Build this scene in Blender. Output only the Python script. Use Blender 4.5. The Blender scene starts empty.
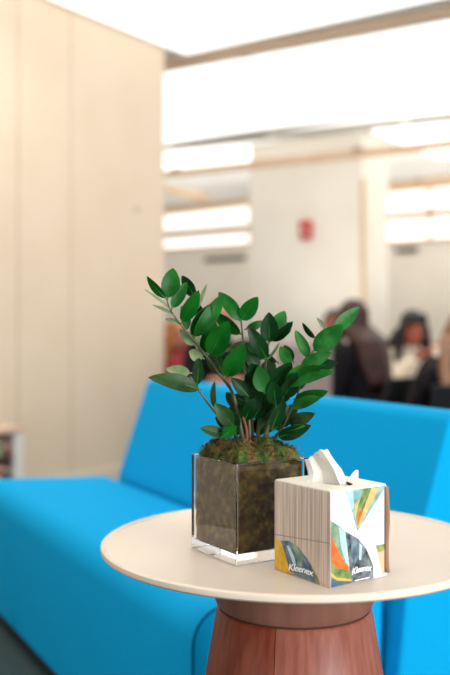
import bpy, bmesh, math, random
from mathutils import Vector, Matrix, noise
random.seed(7)
S = bpy.context.scene
COL = S.collection
V = Vector
PI = math.pi

# ------------------------------------------------------------------ survey of the place (photo pixel -> point in the room)
F, CX, HY, H = 907.0, 225.0, 330.0, 1.0
def P(px, py, Y): return V(((px-CX)/F*Y, Y, H-(py-HY)/F*Y))
def G(px, py, z):
    Y = (H-z)*F/(py-HY)
    return V(((px-CX)/F*Y, Y, z))

# ------------------------------------------------------------------ materials
def srgb(r, g, b):
    f = lambda c: (c/255/12.92) if c/255 <= .04045 else ((c/255+.055)/1.055)**2.4
    return (f(r), f(g), f(b), 1)
def mat(name, c, rough=.6, c2=None, scale=20, detail=4, stretch=(1,1,1), bump=0, spec=.5, metal=0, lo=.35, hi=.65, coat=0, sheen=0, trans=0, ior=1.45, emit=0, sub=0):
    m = bpy.data.materials.new(name); m.use_nodes = True
    nt = m.node_tree; b = nt.nodes['Principled BSDF']
    b.inputs['Base Color'].default_value = c
    b.inputs['Roughness'].default_value = rough
    b.inputs['Metallic'].default_value = metal
    b.inputs['Specular IOR Level'].default_value = spec
    b.inputs['Coat Weight'].default_value = coat
    b.inputs['Sheen Weight'].default_value = sheen
    b.inputs['Transmission Weight'].default_value = trans
    b.inputs['IOR'].default_value = ior
    if emit:
        b.inputs['Emission Color'].default_value = c
        b.inputs['Emission Strength'].default_value = emit
    if c2 or bump:
        tc = nt.nodes.new('ShaderNodeTexCoord'); mp = nt.nodes.new('ShaderNodeMapping')
        mp.inputs['Scale'].default_value = stretch
        nz = nt.nodes.new('ShaderNodeTexNoise'); nz.inputs['Scale'].default_value = scale; nz.inputs['Detail'].default_value = detail
        nt.links.new(tc.outputs['Object'], mp.inputs['Vector']); nt.links.new(mp.outputs['Vector'], nz.inputs['Vector'])
        if c2:
            cr = nt.nodes.new('ShaderNodeValToRGB')
            cr.color_ramp.elements[0].position = lo; cr.color_ramp.elements[0].color = c
            cr.color_ramp.elements[1].position = hi; cr.color_ramp.elements[1].color = c2
            nt.links.new(nz.outputs['Fac'], cr.inputs['Fac']); nt.links.new(cr.outputs['Color'], b.inputs['Base Color'])
            m['ramp'] = cr.name
        if bump:
            bp = nt.nodes.new('ShaderNodeBump'); bp.inputs['Strength'].default_value = bump; bp.inputs['Distance'].default_value = .002
            nt.links.new(nz.outputs['Fac'], bp.inputs['Height']); nt.links.new(bp.outputs['Normal'], b.inputs['Normal'])
    return m

M = {}
M['blue'] = mat('blue_fabric', srgb(0,160,220), .9, srgb(6,168,226), 260, 2, bump=.12, spec=.12)
M['piping'] = mat('blue_piping', srgb(0,110,160), .8, spec=.2)
M['plinth'] = mat('dark_plinth', srgb(24,28,32), .7)
M['laminate'] = mat('cream_laminate', srgb(224,206,188), .36, srgb(228,211,193), 6, spec=.28)
M['wood'] = mat('beech_veneer', srgb(136,74,58), .4, srgb(156,93,76), 110, 6, stretch=(1,1,.03), spec=.4)
M['wood_left'] = mat('beech_veneer_slanted', srgb(114,42,21), .4, srgb(140,64,38), 110, 6, stretch=(.8,1,.05), spec=.4)
nt = M['wood_left'].node_tree
for n in nt.nodes:
    if n.type == 'MAPPING': n.inputs['Rotation'].default_value = (0, math.radians(38), 0)
M['wood_pale'] = mat('pale_beech', srgb(226,190,164), .4, srgb(232,198,174), 40, 6, stretch=(1,1,.1))
M['collar'] = mat('reddish_beech_collar', srgb(124,80,64), .45, srgb(138,92,76), 40, 6, stretch=(1,1,.1))
M['groove'] = mat('dark_groove', srgb(70,40,30), .8)
M['glass'] = mat('clear_glass', (1,1,1,1), 0, trans=1, ior=1.48)
M['soil'] = mat('potting_soil', srgb(34,16,4), .95, srgb(168,116,62), 70, 12, bump=.6, spec=.05, lo=.34, hi=.68)
for n in M['soil'].node_tree.nodes:
    if n.type == 'TEX_NOISE': n.inputs['Roughness'].default_value = .7
cr = M['soil'].node_tree.nodes[M['soil']['ramp']].color_ramp
e = cr.elements.new(.45); e.color = srgb(74,46,18)
e = cr.elements.new(.55); e.color = srgb(96,86,40)
M['moss'] = mat('green_moss', srgb(28,46,12), .9, srgb(88,116,42), 60, 5)
M['moss_dry'] = mat('brown_moss', srgb(70,52,24), .9, srgb(140,110,60), 60, 5)
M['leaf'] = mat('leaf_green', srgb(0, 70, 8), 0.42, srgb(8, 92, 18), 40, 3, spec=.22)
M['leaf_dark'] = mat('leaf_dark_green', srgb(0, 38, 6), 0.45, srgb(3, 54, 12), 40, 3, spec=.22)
M['leaf_light'] = mat('leaf_light_green', srgb(12, 84, 20), 0.42, srgb(48, 118, 48), 40, 3, spec=.22)
M['leaf_pale'] = mat('leaf_pale_underside', srgb(100, 120, 80), 0.5, srgb(140, 152, 110), 40, 3, spec=.22)
M['leaf_olive'] = mat('leaf_olive', srgb(22, 52, 18), 0.42, srgb(48, 78, 34), 40, 3, spec=.22)
M['stem'] = mat('stem_green_brown', srgb(62,66,40), .5, srgb(96,92,62), 50, 3)
M['stem_red'] = mat('stem_reddish', srgb(120,58,44), .5)
M['carton_stripe'] = mat('weathered_grey_stripe', srgb(180,158,142), .6, srgb(226,210,196), 420, 3, stretch=(1,1,.015), spec=.3)
M['carton_white'] = mat('white_carton', srgb(222,222,228), .5, spec=.3)
M['carton_top'] = mat('cream_carton_top', srgb(240,230,212), .5, spec=.3)
M['carton_brown'] = mat('brown_card_edge', srgb(150,116,88), .7)
M['tissue'] = mat('white_tissue', srgb(228,221,212), .9, spec=.1)
M['ink_white'] = mat('white_ink', srgb(250,250,250), .5)
def ink(n, a, b_, sc=70): M[n] = mat('ink_'+n, srgb(*a), .55, srgb(*b_), sc, 5, spec=.3)
ink('yellow', (206,150,24), (226,186,72)); ink('slate', (62,84,104), (120,140,150)); ink('sage', (96,128,104), (150,170,140))
ink('orange', (222,84,26), (236,120,50)); ink('lightblue', (150,196,214), (196,222,230)); ink('charcoal', (30,38,44), (128,136,140), 90)
ink('green', (72,110,64), (150,160,92)); ink('navy', (54,82,108), (84,120,140)); ink('teal', (96,150,150), (150,190,180)); ink('ochre', (196,164,92), (220,190,130))
ink('olive', (110,104,50), (170,150,80)); ink('tan', (190,160,110), (210,186,140))
M['wall'] = mat('wall_paint', srgb(232,222,208), .75, srgb(236,227,214), 3, spec=.2)
M['wallpanel'] = mat('wall_panel_paint', srgb(229,209,184), .7, srgb(232,213,190), 3, spec=.2)
M['seam'] = mat('panel_seam', srgb(206,190,172), .8)
M['ceiling'] = mat('ceiling_paint', srgb(250,249,247), .8, spec=.1)
M['carpet'] = mat('carpet', srgb(56,76,78), .95, srgb(80,98,98), 160, 5, spec=.1)
M['tan'] = mat('tan_rail', srgb(206,170,134), .5, srgb(214,180,146), 5)
M['rail_light'] = mat('light_tan_rail', srgb(228,198,168), .5, srgb(234,206,178), 5)
M['grille'] = mat('pale_grille', srgb(246,228,208), .5)
M['dark'] = mat('dark_slot', srgb(70,60,54), .7)
M['white_metal'] = mat('white_metal', srgb(240,238,232), .4)
M['track'] = mat('grey_white_track', srgb(176,170,160), .5)
M['pane'] = mat('bright_window_pane', srgb(255,254,250), .3, emit=1.0)
M['red'] = mat('red_alarm', srgb(190,26,14), .4)
M['black_cloth'] = mat('black_cloth', srgb(22,20,24), .9, srgb(34,30,34), 90, 3, spec=.15)
M['stripe_coat'] = mat('dark_striped_coat', srgb(26,24,28), .9, srgb(62,56,58), 30, 2, stretch=(.3,.3,3), spec=.15)
M['cream_cloth'] = mat('cream_cloth', srgb(236,222,202), .9, srgb(242,230,212), 60, 3, spec=.15)
M['navy_cloth'] = mat('navy_cloth', srgb(30,32,56), .9, srgb(40,42,68), 60, 3, spec=.15)
M['red_cloth'] = mat('red_cloth', srgb(170,64,70), .9, srgb(190,90,90), 60, 3, spec=.15)
M['denim'] = mat('denim', srgb(44,56,80), .9, srgb(60,74,98), 90, 3)
M['skin'] = mat('skin', srgb(196,132,106), .55, srgb(206,146,120), 14, 3)
M['skin_warm'] = mat('skin_warm', srgb(170,92,70), .55, srgb(184,104,80), 14, 3)
M['hair_brown'] = mat('brown_hair', srgb(34,18,15), .5, srgb(80,44,35), 40, 4, stretch=(1,1,.15))
M['hair_black'] = mat('black_hair', srgb(20,14,16), .45, srgb(40,26,26), 40, 4, stretch=(1,1,.15))
M['hair_ginger'] = mat('ginger_hair', srgb(176,96,44), .5, srgb(206,134,72), 40, 4, stretch=(1,1,.15))
M['hair_tan'] = mat('tan_hair', srgb(96,66,50), .5, srgb(160,118,90), 30, 4, stretch=(1,1,.15))
M['eye'] = mat('dark_eye', srgb(20,14,12), .2)
M['lip'] = mat('lips', srgb(150,62,60), .5)
M['orange_plastic'] = mat('orange_plastic', srgb(226,96,40), .45)
M['black_plastic'] = mat('black_plastic', srgb(30,30,32), .5)
M['mauve'] = mat('mauve_upholstery', srgb(150,130,128), .9, srgb(162,142,138), 60, 3)
M['shoe'] = mat('dark_shoe', srgb(24,22,22), .5)
M['book_red'] = mat('red_book', srgb(140,44,44), .6); M['book_dark'] = mat('dark_book', srgb(46,36,34), .6)
M['book_cream'] = mat('cream_book', srgb(214,200,180), .6); M['book_green'] = mat('green_book', srgb(120,128,96), .6)
M['cup'] = mat('white_paper_cup', srgb(226,232,244), .5)

# ------------------------------------------------------------------ helpers
def obj(name, bm, m, parent=None, smooth=None, bevel=0, seg=3, loc=None):
    me = bpy.data.meshes.new(name); bm.normal_update(); bm.to_mesh(me); bm.free()
    ms = m if isinstance(m, (list, tuple)) else [m]
    for x in ms: me.materials.append(M[x] if isinstance(x, str) else x)
    o = bpy.data.objects.new(name, me); COL.objects.link(o)
    if smooth is not None:
        for p in me.polygons: p.use_smooth = True
        if smooth < 180:
            me.set_sharp_from_angle(angle=math.radians(smooth))
    if bevel:
        b = o.modifiers.new('bevel', 'BEVEL'); b.width = bevel; b.segments = seg; b.limit_method = 'ANGLE'; b.angle_limit = math.radians(40)
    if parent: o.parent = parent
    if loc is not None: o.location = loc
    return o
def tag(o, label, cat, group=None):
    o['label'] = label; o['category'] = cat
    if group: o['group'] = group
    return o
def thing(name, label, cat, loc, group=None, rz=0):
    o = bpy.data.objects.new(name, None); o.empty_display_size = .1; COL.objects.link(o)
    o.location = loc; o.rotation_euler.z = rz
    return tag(o, label, cat, group)
def struct(o): o['kind'] = 'structure'; return o
def box(bm, c, s, R=None, mi=0):
    ret = bmesh.ops.create_cube(bm, size=1, matrix=Matrix.Translation(c) @ (R.to_4x4() if R else Matrix()) @ Matrix.Diagonal((*s, 1)))
    for v in ret['verts']:
        for f in v.link_faces: f.material_index = mi
    return ret
def prism(bm, ring0, ring1, mi=0):
    a = [bm.verts.new(p) for p in ring0]; b = [bm.verts.new(p) for p in ring1]; n = len(a)
    fs = [bm.faces.new(a[::-1]), bm.faces.new(b)]
    for i in range(n): fs.append(bm.faces.new((a[i], a[(i+1) % n], b[(i+1) % n], b[i])))
    for f in fs: f.material_index = mi
    bmesh.ops.recalc_face_normals(bm, faces=fs)
def lathe(bm, prof, n=64, a0=0, a1=2*PI, mi=0):
    full = abs(a1-a0-2*PI) < 1e-6
    rows = []
    for r, z in prof:
        k = n if full else n+1
        rows.append([bm.verts.new((r*math.cos(a0+(a1-a0)*i/n), r*math.sin(a0+(a1-a0)*i/n), z)) for i in range(k)])
    for A, B in zip(rows, rows[1:]):
        for i in range(n):
            j = (i+1) % n if full else i+1
            f = bm.faces.new((A[i], A[j], B[j], B[i])); f.material_index = mi
    bmesh.ops.remove_doubles(bm, verts=bm.verts[:], dist=1e-6)
    bmesh.ops.recalc_face_normals(bm, faces=bm.faces[:])
def tube(bm, pts, rad, n=8, cap=True):
    pts = [V(p) for p in pts]; k = len(pts)
    rs = rad if isinstance(rad, (list, tuple)) else [rad]*k
    rows = []; up = None
    for i, p in enumerate(pts):
        d = (pts[min(i+1, k-1)]-pts[max(i-1, 0)]).normalized()
        if up is None: up = V((0,0,1)) if abs(d.z) < .9 else V((0,1,0))
        x = d.cross(up).normalized(); up = x.cross(d).normalized()
        rows.append([bm.verts.new(p+(x*math.cos(2*PI*j/n)+up*math.sin(2*PI*j/n))*rs[i]) for j in range(n)])
    for A, B in zip(rows, rows[1:]):
        for j in range(n): bm.faces.new((A[j], A[(j+1) % n], B[(j+1) % n], B[j]))
    if cap: bm.faces.new(rows[0][::-1]); bm.faces.new(rows[-1])
def limb(bm, p0, r0, p1, r1, n=12):
    p0, p1 = V(p0), V(p1); d = p1-p0; L = d.length; d.normalize()
    pts = [p0-d*r0*math.cos(a) for a in (0, .5, 1.0)]; rs = [max(r0*math.sin(a), r0*.05) for a in (0, .5, 1.0)]
    pts += [p0, p1]; rs += [r0, r1]
    pts += [p1+d*r1*math.cos(a) for a in (1.0, .5, 0)]; rs += [max(r1*math.sin(a), r1*.05) for a in (1.0, .5, 0)]
    tube(bm, pts, rs, n)
def ball(bm, c, s, R=None):
    bmesh.ops.create_uvsphere(bm, u_segments=20, v_segments=12, radius=1, matrix=Matrix.Translation(c) @ (R.to_4x4() if R else Matrix()) @ Matrix.Diagonal((*s, 1)))
def spline(pts, n=6):
    pts = [V(p) for p in pts]; out = []
    for i in range(len(pts)-1):
        p0, p1, p2, p3 = pts[max(i-1,0)], pts[i], pts[i+1], pts[min(i+2, len(pts)-1)]
        for k in range(n):
            t = k/n
            out.append(.5*((2*p1)+(p2-p0)*t+(2*p0-5*p1+4*p2-p3)*t*t+(3*p1-p0-3*p2+p3)*t**3))
    out.append(pts[-1]); return out

# ------------------------------------------------------------------ camera
cam = bpy.data.cameras.new('camera'); co = bpy.data.objects.new('camera', cam); COL.objects.link(co)
co.location = (0, 0, H); co.rotation_euler = (PI/2, 0, 0)
cam.sensor_fit = 'VERTICAL'; cam.sensor_height = 36; cam.sensor_width = 24; cam.lens = F/675*36
cam.shift_y = -(337.5-HY)/675
cam.dof.use_dof = True; cam.dof.focus_distance = 1.26; cam.dof.aperture_fstop = 2.6
cam.clip_end = 60; cam.clip_start = .05
S.camera = co

# ------------------------------------------------------------------ the room
CEIL = 3.0
a2 = V((-.817, .577, 0)); b2 = V((.577, .817, 0))          # the two wall directions of the room
RZ = math.atan2(a2.y, a2.x)
def RR(d): return Matrix(((d.x, -d.y, 0), (d.y, d.x, 0), (0, 0, 1)))
bm = bmesh.new(); box(bm, (0, 6.5, -.05), (16, 22, .1)); struct(obj('floor', bm, 'carpet'))
bm = bmesh.new(); box(bm, (0, 7.5, CEIL+.05), (16, 20, .1)); struct(obj('ceiling', bm, 'ceiling'))
# long wall behind the bench, ending at its far corner
KC = V((-.421, 6.365, 0)); nL = V((.817, -.577, 0))
bm = bmesh.new()
p = [KC, KC-b2*7.5, KC-b2*7.5-nL*.45, KC-nL*.45]
prism(bm, p, [q+V((0,0,CEIL)) for q in p]); struct(obj('wall_left', bm, 'wallpanel', bevel=.012))
def on_left_wall(px):
    k = (px-CX)/F; s = (KC.x-k*KC.y)/(b2.x-k*b2.y); return KC-b2*s
for i, (px, w) in enumerate(((18, .012), (71, .005))):
    q = on_left_wall(px); bm = bmesh.new()
    box(bm, q+nL*.001+V((0,0,CEIL/2)), (w, .006, CEIL-.01), RR(b2)); struct(obj('trim_%d' % (i+1), bm, 'seam'))
bm = bmesh.new(); box(bm, KC-b2*3.7+nL*.006+V((0,0,.05)), (7.4, .012, .1), RR(b2)); struct(obj('baseboard_left', bm, 'wallpanel'))
# free standing pillar further back
PC = V((1.356, 8.98, 0))
bm = bmesh.new(); p = [PC, PC+b2*.6, PC+b2*.6+a2*1.331, PC+a2*1.331]
prism(bm, p, [q+V((0,0,CEIL)) for q in p]); struct(obj('pillar', bm, 'wall', bevel=.01))
bm = bmesh.new(); box(bm, PC+V((.012,-.006,1.25)), (.04, .03, 2.5), RR(a2)); struct(obj('trim_3', bm, 'tan'))
# back wall with clerestory windows
WB = V((-.23, 14.0, 0))
bm = bmesh.new(); p = [WB+a2*5, WB-a2*9.5, WB-a2*9.5+b2*.3, WB+a2*5+b2*.3]
prism(bm, p, [q+V((0,0,CEIL)) for q in p]); struct(obj('wall_back', bm, 'wall'))
def on_back(px):
    k = (px-CX)/F; s = (k*WB.y-WB.x)/(-(-a2.x)*-1 - 0) if False else None
    # WB + a2*s with x = k*y
    s = (k*WB.y-WB.x)/(a2.x-k*a2.y); return WB+a2*s
wn = 0
for (x0, x1, rws) in ((150, 251, ((2.58, 2.88), (2.30, 2.45))), (389, 430, ((2.57, 2.85), (2.2, 2.48))), (432, 478, ((2.57, 2.85), (2.2, 2.48)))):
    q0, q1 = on_back(x0), on_back(x1); mid = (q0+q1)/2; L = (q1-q0).length
    for z0, z1 in rws:
        wn += 1
        bm = bmesh.new(); c = mid-b2*.03+V((0,0,(z0+z1)/2)); zz = z1-z0
        for dz in (-1, 1): box(bm, c+V((0,0,dz*(zz/2+.015))), (L+.06, .06, .03), RR(a2))
        for dx in (-1, 1): box(bm, c+a2*dx*(L/2+.015), (.03, .06, zz), RR(a2))
        fr = struct(obj('window_%d' % wn, bm, 'tan'))
        bm = bmesh.new(); box(bm, c+b2*.012, (L, .01, zz), RR(a2)); obj('pane', bm, 'pane', fr)
for (x0, x1, z, lb) in ((205, 246, 2.085, 'dark narrow vent slot on the back wall left of the pillar'), (396, 418, 2.06, 'short dark vent slot on the back wall right of the pillar')):
    q0, q1 = on_back(x0), on_back(x1); mid = (q0+q1)/2; L = (q1-q0).length
    t = thing('wall_vent', lb, 'vent', mid-b2*.001+V((0,0,z)), rz=RZ)
    bm = bmesh.new(); box(bm, (0,.012,0), (L, .024, .07)); obj('vent_frame', bm, 'dark', t, bevel=.006)
    bm = bmesh.new()
    for k in (-1, 0, 1): box(bm, (0,.03,k*.018), (L-.03, .012, .009))
    obj('vent_slats', bm, 'groove', t)

# bars under the ceiling
def bar(name, label, cat, e0, e1, z, w, hh, m, ext=(.6, .6), group=None):
    p0, p1 = G(*e0, z), G(*e1, z); d = (p1-p0).normalized(); p0 = p0-d*ext[0]; p1 = p1+d*ext[1]
    mid = (p0+p1)/2; L = (p1-p0).length
    t = thing(name, label, cat, mid, group, rz=math.atan2(d.y, d.x))
    return t, L
def Gz(px, py, z):
    Y = (H-z)*F/(py-HY); return V(((px-CX)/F*Y, Y, z))
t, L = bar('ceiling_diffuser', 'long slotted tan air diffuser fixed along the ceiling nearest the camera', 'air diffuser', (167, 68), (450, 15), 2.96, .2, .09, 'tan', (.5, 1.2))
bm = bmesh.new()
for sy in (-1, 1): box(bm, (0, sy*.048, .012), (L, .016, .055))
box(bm, (0, 0, .032), (L, .09, .02)); obj('diffuser_frame', bm, 'rail_light', t, bevel=.004)
bm = bmesh.new(); k = int(L/.034)
for i in range(k): box(bm, (-L/2+(i+.5)*L/k, 0, .0), (.02, .08, .034))
obj('grille', bm, 'grille', t)
bm = bmesh.new(); box(bm, (-L/2+1.18, 0, -.008), (.07, .084, .03)); obj('joint_plate', bm, 'seam', t)

t, L = bar('ceiling_track', 'thin white double track along the ceiling in front of the pillar top', 'ceiling track', (167, 147), (450, 117), 2.965, .05, .05, 'track', (1, 1))
bm = bmesh.new()
for sy in (-.07, .07): box(bm, (0, sy, 0), (L, .03, .05))
obj('rail', bm, 'track', t, bevel=.004)
for xx in (-.3*L, -.05*L, .22*L, .4*L):
    bm = bmesh.new(); box(bm, (xx, 0, .0), (.07, .2, .045)); obj('bracket', bm, 'white_metal', t, bevel=.004)

def hanging(label, e0, e1, z, w, hh, ext, hang):
    t, L = bar('hanging_rail', label, 'rail', e0, e1, z, w, hh, 'tan', ext)
    bm = bmesh.new(); box(bm, (0,0,0), (L, w, hh)); obj('rail', bm, 'tan', t, bevel=.006)
    for u in hang:
        bm = bmesh.new(); tube(bm, [(u*L, 0, hh/2), (u*L, 0, CEIL-z)], .004, 6); obj('hanger', bm, 'white_metal', t)
        bm = bmesh.new(); box(bm, (u*L, 0, hh/2), (.09, w+.012, .03)); obj('clamp', bm, 'carton_brown', t, bevel=.003)
    return t
hanging('tan rail hung from the ceiling across the front of the white pillar', (167, 174), (450, 144), 2.56, .06, .07, (1.5, 1), (-.2, .16))
hanging('tan rail hung behind the white pillar above the bright windows', (167, 213), (450, 180), 2.72, .06, .07, (1.5, 1), (-.3, .3))
q0, q1 = P(150, 186, 10.2), P(206, 197, 11.3)
t = thing('hanging_rail', 'short tan cross rail hung at an angle left of the pillar', 'rail', (q0+q1)/2, rz=math.atan2((q1-q0).y, (q1-q0).x))
bm = bmesh.new(); L = (q1-q0).length; box(bm, (0,0,0), (L, .06, .07)); obj('rail', bm, 'tan', t, bevel=.006)
for u in (-.3, .3):
    bm = bmesh.new(); tube(bm, [(u*L, 0, .035), (u*L, 0, CEIL-t.location.z)], .004, 6); obj('hanger', bm, 'white_metal', t)

# glowing sheets added between the bars to turn the ceiling evenly white
M['luminous'] = mat('added_glow_sheet', srgb(255,253,249), .4, emit=1.35)
for al, be, lb in (((.2, 4.01), (2.2, 5.19), 'broad added glow sheet on the ceiling nearest, in front of the slotted diffuser'), ((-1, 9), (5.38, 7.52), 'broad added glow sheet on the ceiling between slotted diffuser and double track'),
                   ((-1, 9), (7.68, 8.10), 'narrow added glow sheet on the ceiling just behind the double track'),
                   ((-1, 4.05), (8.12, 10.0), 'added glow sheet on the ceiling right of the white pillar'), ((5.42, 9), (8.12, 9.2), 'added glow sheet on the ceiling left of the white pillar')):
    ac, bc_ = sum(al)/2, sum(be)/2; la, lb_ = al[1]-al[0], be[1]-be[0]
    t = thing('added_ceiling_glow', lb, 'ceiling light', a2*ac+b2*bc_+V((0,0,CEIL)), rz=RZ)
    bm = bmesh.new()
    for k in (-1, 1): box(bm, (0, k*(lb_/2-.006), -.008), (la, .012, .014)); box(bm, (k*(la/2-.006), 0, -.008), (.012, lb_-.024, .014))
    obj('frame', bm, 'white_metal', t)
    bm = bmesh.new(); box(bm, (0, 0, -.008), (la-.024, lb_-.024, .012)); obj('diffuser', bm, 'luminous', t)  # emissive face of the added sheet, stands in for a brightly lit ceiling

# fire alarm on the pillar
def on_pillar(px):
    k = (px-CX)/F; s = (k*PC.y-PC.x)/(a2.x-k*a2.y); return PC+a2*s
q = on_pillar(307); z = H+100/F*q.y
t = thing('fire_alarm', 'small red fire alarm box on the white pillar', 'fire alarm', q+V((0,0,z)), rz=RZ)
bm = bmesh.new(); box(bm, (0, .025, 0), (.135, .05, .185)); obj('housing', bm, 'red', t, bevel=.008)
bm = bmesh.new(); box(bm, (0, .058, -.01), (.05, .02, .03)); obj('pull_handle', bm, 'ink_white', t, bevel=.004)
# hook on the left wall
q = on_left_wall(136); z = H-(209-HY)/F*q.y
t = thing('wall_hook', 'tiny grey hook on the cream wall left of the plant', 'hook', q+V((0,0,z)), rz=math.atan2(b2.y, b2.x))
bm = bmesh.new(); box(bm, (0,-.003,0), (.025, .006, .04)); obj('plate', bm, 'seam', t, bevel=.002)
bm = bmesh.new(); tube(bm, spline([(0,-.005,0), (0,-.03,-.01), (0,-.035,-.004), (0,-.036,.01)], 4), .004, 8); obj('peg', bm, 'seam', t, smooth=180)

# low bookshelf against the left wall
SDx = .27
sv = ((23-CX)/F*(KC.y+nL.y*SDx)-(KC.x+nL.x*SDx))/(-b2.x+(23-CX)/F*b2.y); q = KC-b2*sv; sz = .475; SL = 1.3; SD = .26
t = thing('low_bookshelf', 'low cream bookshelf against the wall at the left edge', 'bookshelf', q+nL*.012, rz=math.atan2(b2.y, b2.x))
bm = bmesh.new(); box(bm, (-SL/2, -SD/2, sz-.012), (SL+.03, SD+.02, .024)); obj('top', bm, 'wood_pale', t, bevel=.003)
bm = bmesh.new(); box(bm, (-.03, -SD/2, sz/2-.012), (.06, SD, sz-.024)); obj('side_panel', bm, 'white_metal', t)
bm = bmesh.new(); box(bm, (-SL+.03, -SD/2, sz/2-.012), (.06, SD, sz-.024)); obj('side_panel', bm, 'white_metal', t)
bm = bmesh.new(); box(bm, (-SL/2, -.008, sz/2-.012), (SL-.12, .012, sz-.024)); obj('back_panel', bm, 'book_dark', t)
for zz in (.05, .185, .32):
    bm = bmesh.new(); box(bm, (-SL/2, -SD/2, zz-.008), (SL-.12, SD-.02, .016)); obj('shelf', bm, 'book_dark', t)
Mw = Matrix.Translation(q+nL*.012) @ Matrix.Rotation(math.atan2(b2.y, b2.x), 4, 'Z')
ROWN = {.05: 'lowest', .185: 'middle', .32: 'top'}
for zz in (.32, .185, .05):
    x = -.068; seq = ['red', 'cream', 'dark', 'cream', 'red', 'green', 'cream', 'dark']
    for i in range(7):
        w = random.uniform(.03, .046); hh = random.uniform(.09, .115); cname = seq[(i+int(zz*40)) % 8]
        bt = thing('book', '%s book on the %s shelf of the low bookshelf, %s from its right end' % (cname, ROWN[zz], ['first','second','third','fourth','fifth','sixth','seventh'][i]), 'book',
                   Mw @ V((x-w/2, -SD+.1, zz)), 'books on the %s shelf of the low bookshelf' % ROWN[zz], rz=math.atan2(b2.y, b2.x))
        bm = bmesh.new(); box(bm, (0, -.004, hh/2), (w, .15, hh)); obj('cover', bm, 'book_'+cname, bt, bevel=.003)
        bm = bmesh.new(); box(bm, (0, -.08, hh*.62), (w*.8, .003, hh*.2)); obj('spine_band', bm, 'book_cream' if cname != 'cream' else 'book_red', bt)
        x -= w+.002

# ------------------------------------------------------------------ blue lounge bench
O = G(0, 633, 0); uu = V((490, -907, 0)).normalized(); vv = V((-uu.y, uu.x, 0))
def L3(t, v, z): return O+uu*t+vv*v+V((0,0,z))
TN = 1.44
bench = thing('lounge_bench', 'bright blue upholstered lounge bench with a sloping backrest behind the round table', 'bench', L3(.6, .3, 0))
bi = Matrix.Translation(bench.location).inverted()
def rounded(poly, n=8):
    out = []; k = len(poly)
    for i, (x, z, r) in enumerate(poly):
        p = V((x, z)); a = V(poly[i-1][:2])-p; b = V(poly[(i+1) % k][:2])-p
        if r <= 0: out.append((x, z)); continue
        a.normalize(); b.normalize(); ang = a.angle(b); d = r/math.tan(ang/2)
        c = p+(a+b).normalized()*(r/math.sin(ang/2)); s = p+a*d-c; e = p+b*d-c
        th = s.angle_signed(e)
        for j in range(n+1):
            q = V((s.x, s.y)); q.rotate(Matrix.Rotation(-th*j/n, 2)); out.append((c.x+q.x, c.y+q.y))
    return out
SZ = .463
seat = rounded([(0, .05, .02), (0, SZ, .07), (.452, SZ, .03), (.44, .05, .01)])
def far_t(v): return -.31+.33*min(v, .46)
def extr(prof, t1, m, name, far):
    bm = bmesh.new()
    prism(bm, [bi @ L3(far(v), v, z) for v, z in prof], [bi @ L3(t1, v, z) for v, z in prof])
    return obj(name, bm, m, bench, smooth=35, bevel=.014, seg=4)
st = extr(seat, TN, 'blue', 'seat', far_t)
backp = rounded([(.452, .05, .01), (.458, .27, .05), (.482, SZ, .08), (.603, .818, .035), (.70, .818, .035), (.76, .05, .02)])
bk = extr(backp, TN+.045, 'blue', 'backrest', lambda v: -.165)
bm = bmesh.new()
pl = [(.03, 0), (.03, .06), (.72, .06), (.72, 0)]
prism(bm, [bi @ L3(-.1, v, z) for v, z in pl], [bi @ L3(TN-.04, v, z) for v, z in pl]); obj('plinth', bm, 'plinth', bench)
bm = bmesh.new()
pp = [bi @ L3(TN-.006, v+(.0015 if v > .2 else -.0005), z+(.0005 if z > .4 else 0)) for v, z in seat[4:30]]
tube(bm, pp, .0032, 6); obj('piping', bm, 'piping', st, smooth=180)
bm = bmesh.new()
tS = .17
pp = [bi @ L3(tS, v-.0006, z) for v, z in seat[8:12]]
tube(bm, [bi @ L3(tS, -.0003, .06), bi @ L3(tS, -.0003, .385)], .0016, 6); obj('seam', bm, 'blue', st, smooth=180)

# ------------------------------------------------------------------ round side table
TC = V((.108, 1.417, 0)); TZ = H-.3275; TR = .300
tbl = thing('side_table', 'round cream side table with a raised rim on a flared wooden pedestal', 'table', TC)
bm = bmesh.new()
lathe(bm, [(0, TZ-.003), (TR-.0135, TZ-.003), (TR-.011, TZ-.0024), (TR-.0095, TZ-.0005), (TR-.007, TZ), (TR-.003, TZ), (TR-.0005, TZ-.0015), (TR, TZ-.0035), (TR-.0005, TZ-.0085), (TR-.004, TZ-.0115), (TR-.05, TZ-.021), (.10, TZ-.026), (0, TZ-.026)], 128)
obj('table_top', bm, 'laminate', tbl, smooth=40)
zc = .572
bm = bmesh.new(); lathe(bm, [(0, TZ-.026), (.128, TZ-.026), (.1235, zc+.01), (.119, zc+.002), (0, zc+.002)], 64); obj('collar', bm, 'collar', tbl, smooth=40)
bm = bmesh.new(); lathe(bm, [(0, zc+.004), (.1165, zc+.004), (.1165, zc-.006), (0, zc-.006)], 64); obj('shadow_gap', bm, 'groove', tbl, smooth=40)
sa = -PI/2-math.radians(17)
def rped(z): return .1205+(zc-z)*.165
for k in range(3):
    a0 = sa+k*2*PI/3+.004; a1 = sa+(k+1)*2*PI/3-.004
    bm = bmesh.new(); n = 32; zs = [zc-.002, zc-.005, .4, .25, .12, .02, 0]
    prof = [(.09, zc-.002)]+[(rped(z)-(.003 if i == 0 else 0), z) for i, z in enumerate(zs)]+[(.13, 0)]
    lathe(bm, prof, n, a0, a1)
    o = obj('pedestal_panel', bm, 'wood_left' if k == 2 else 'wood', tbl, smooth=40)
    if k == 2: o['label'] = 'wood panel with slanting grain'
bm = bmesh.new(); lathe(bm, [(0, zc-.008), (.115, zc-.008), (rped(.01)-.006, .01), (0, .01)], 48); obj('pedestal_core', bm, 'groove', tbl, smooth=40)

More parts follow.
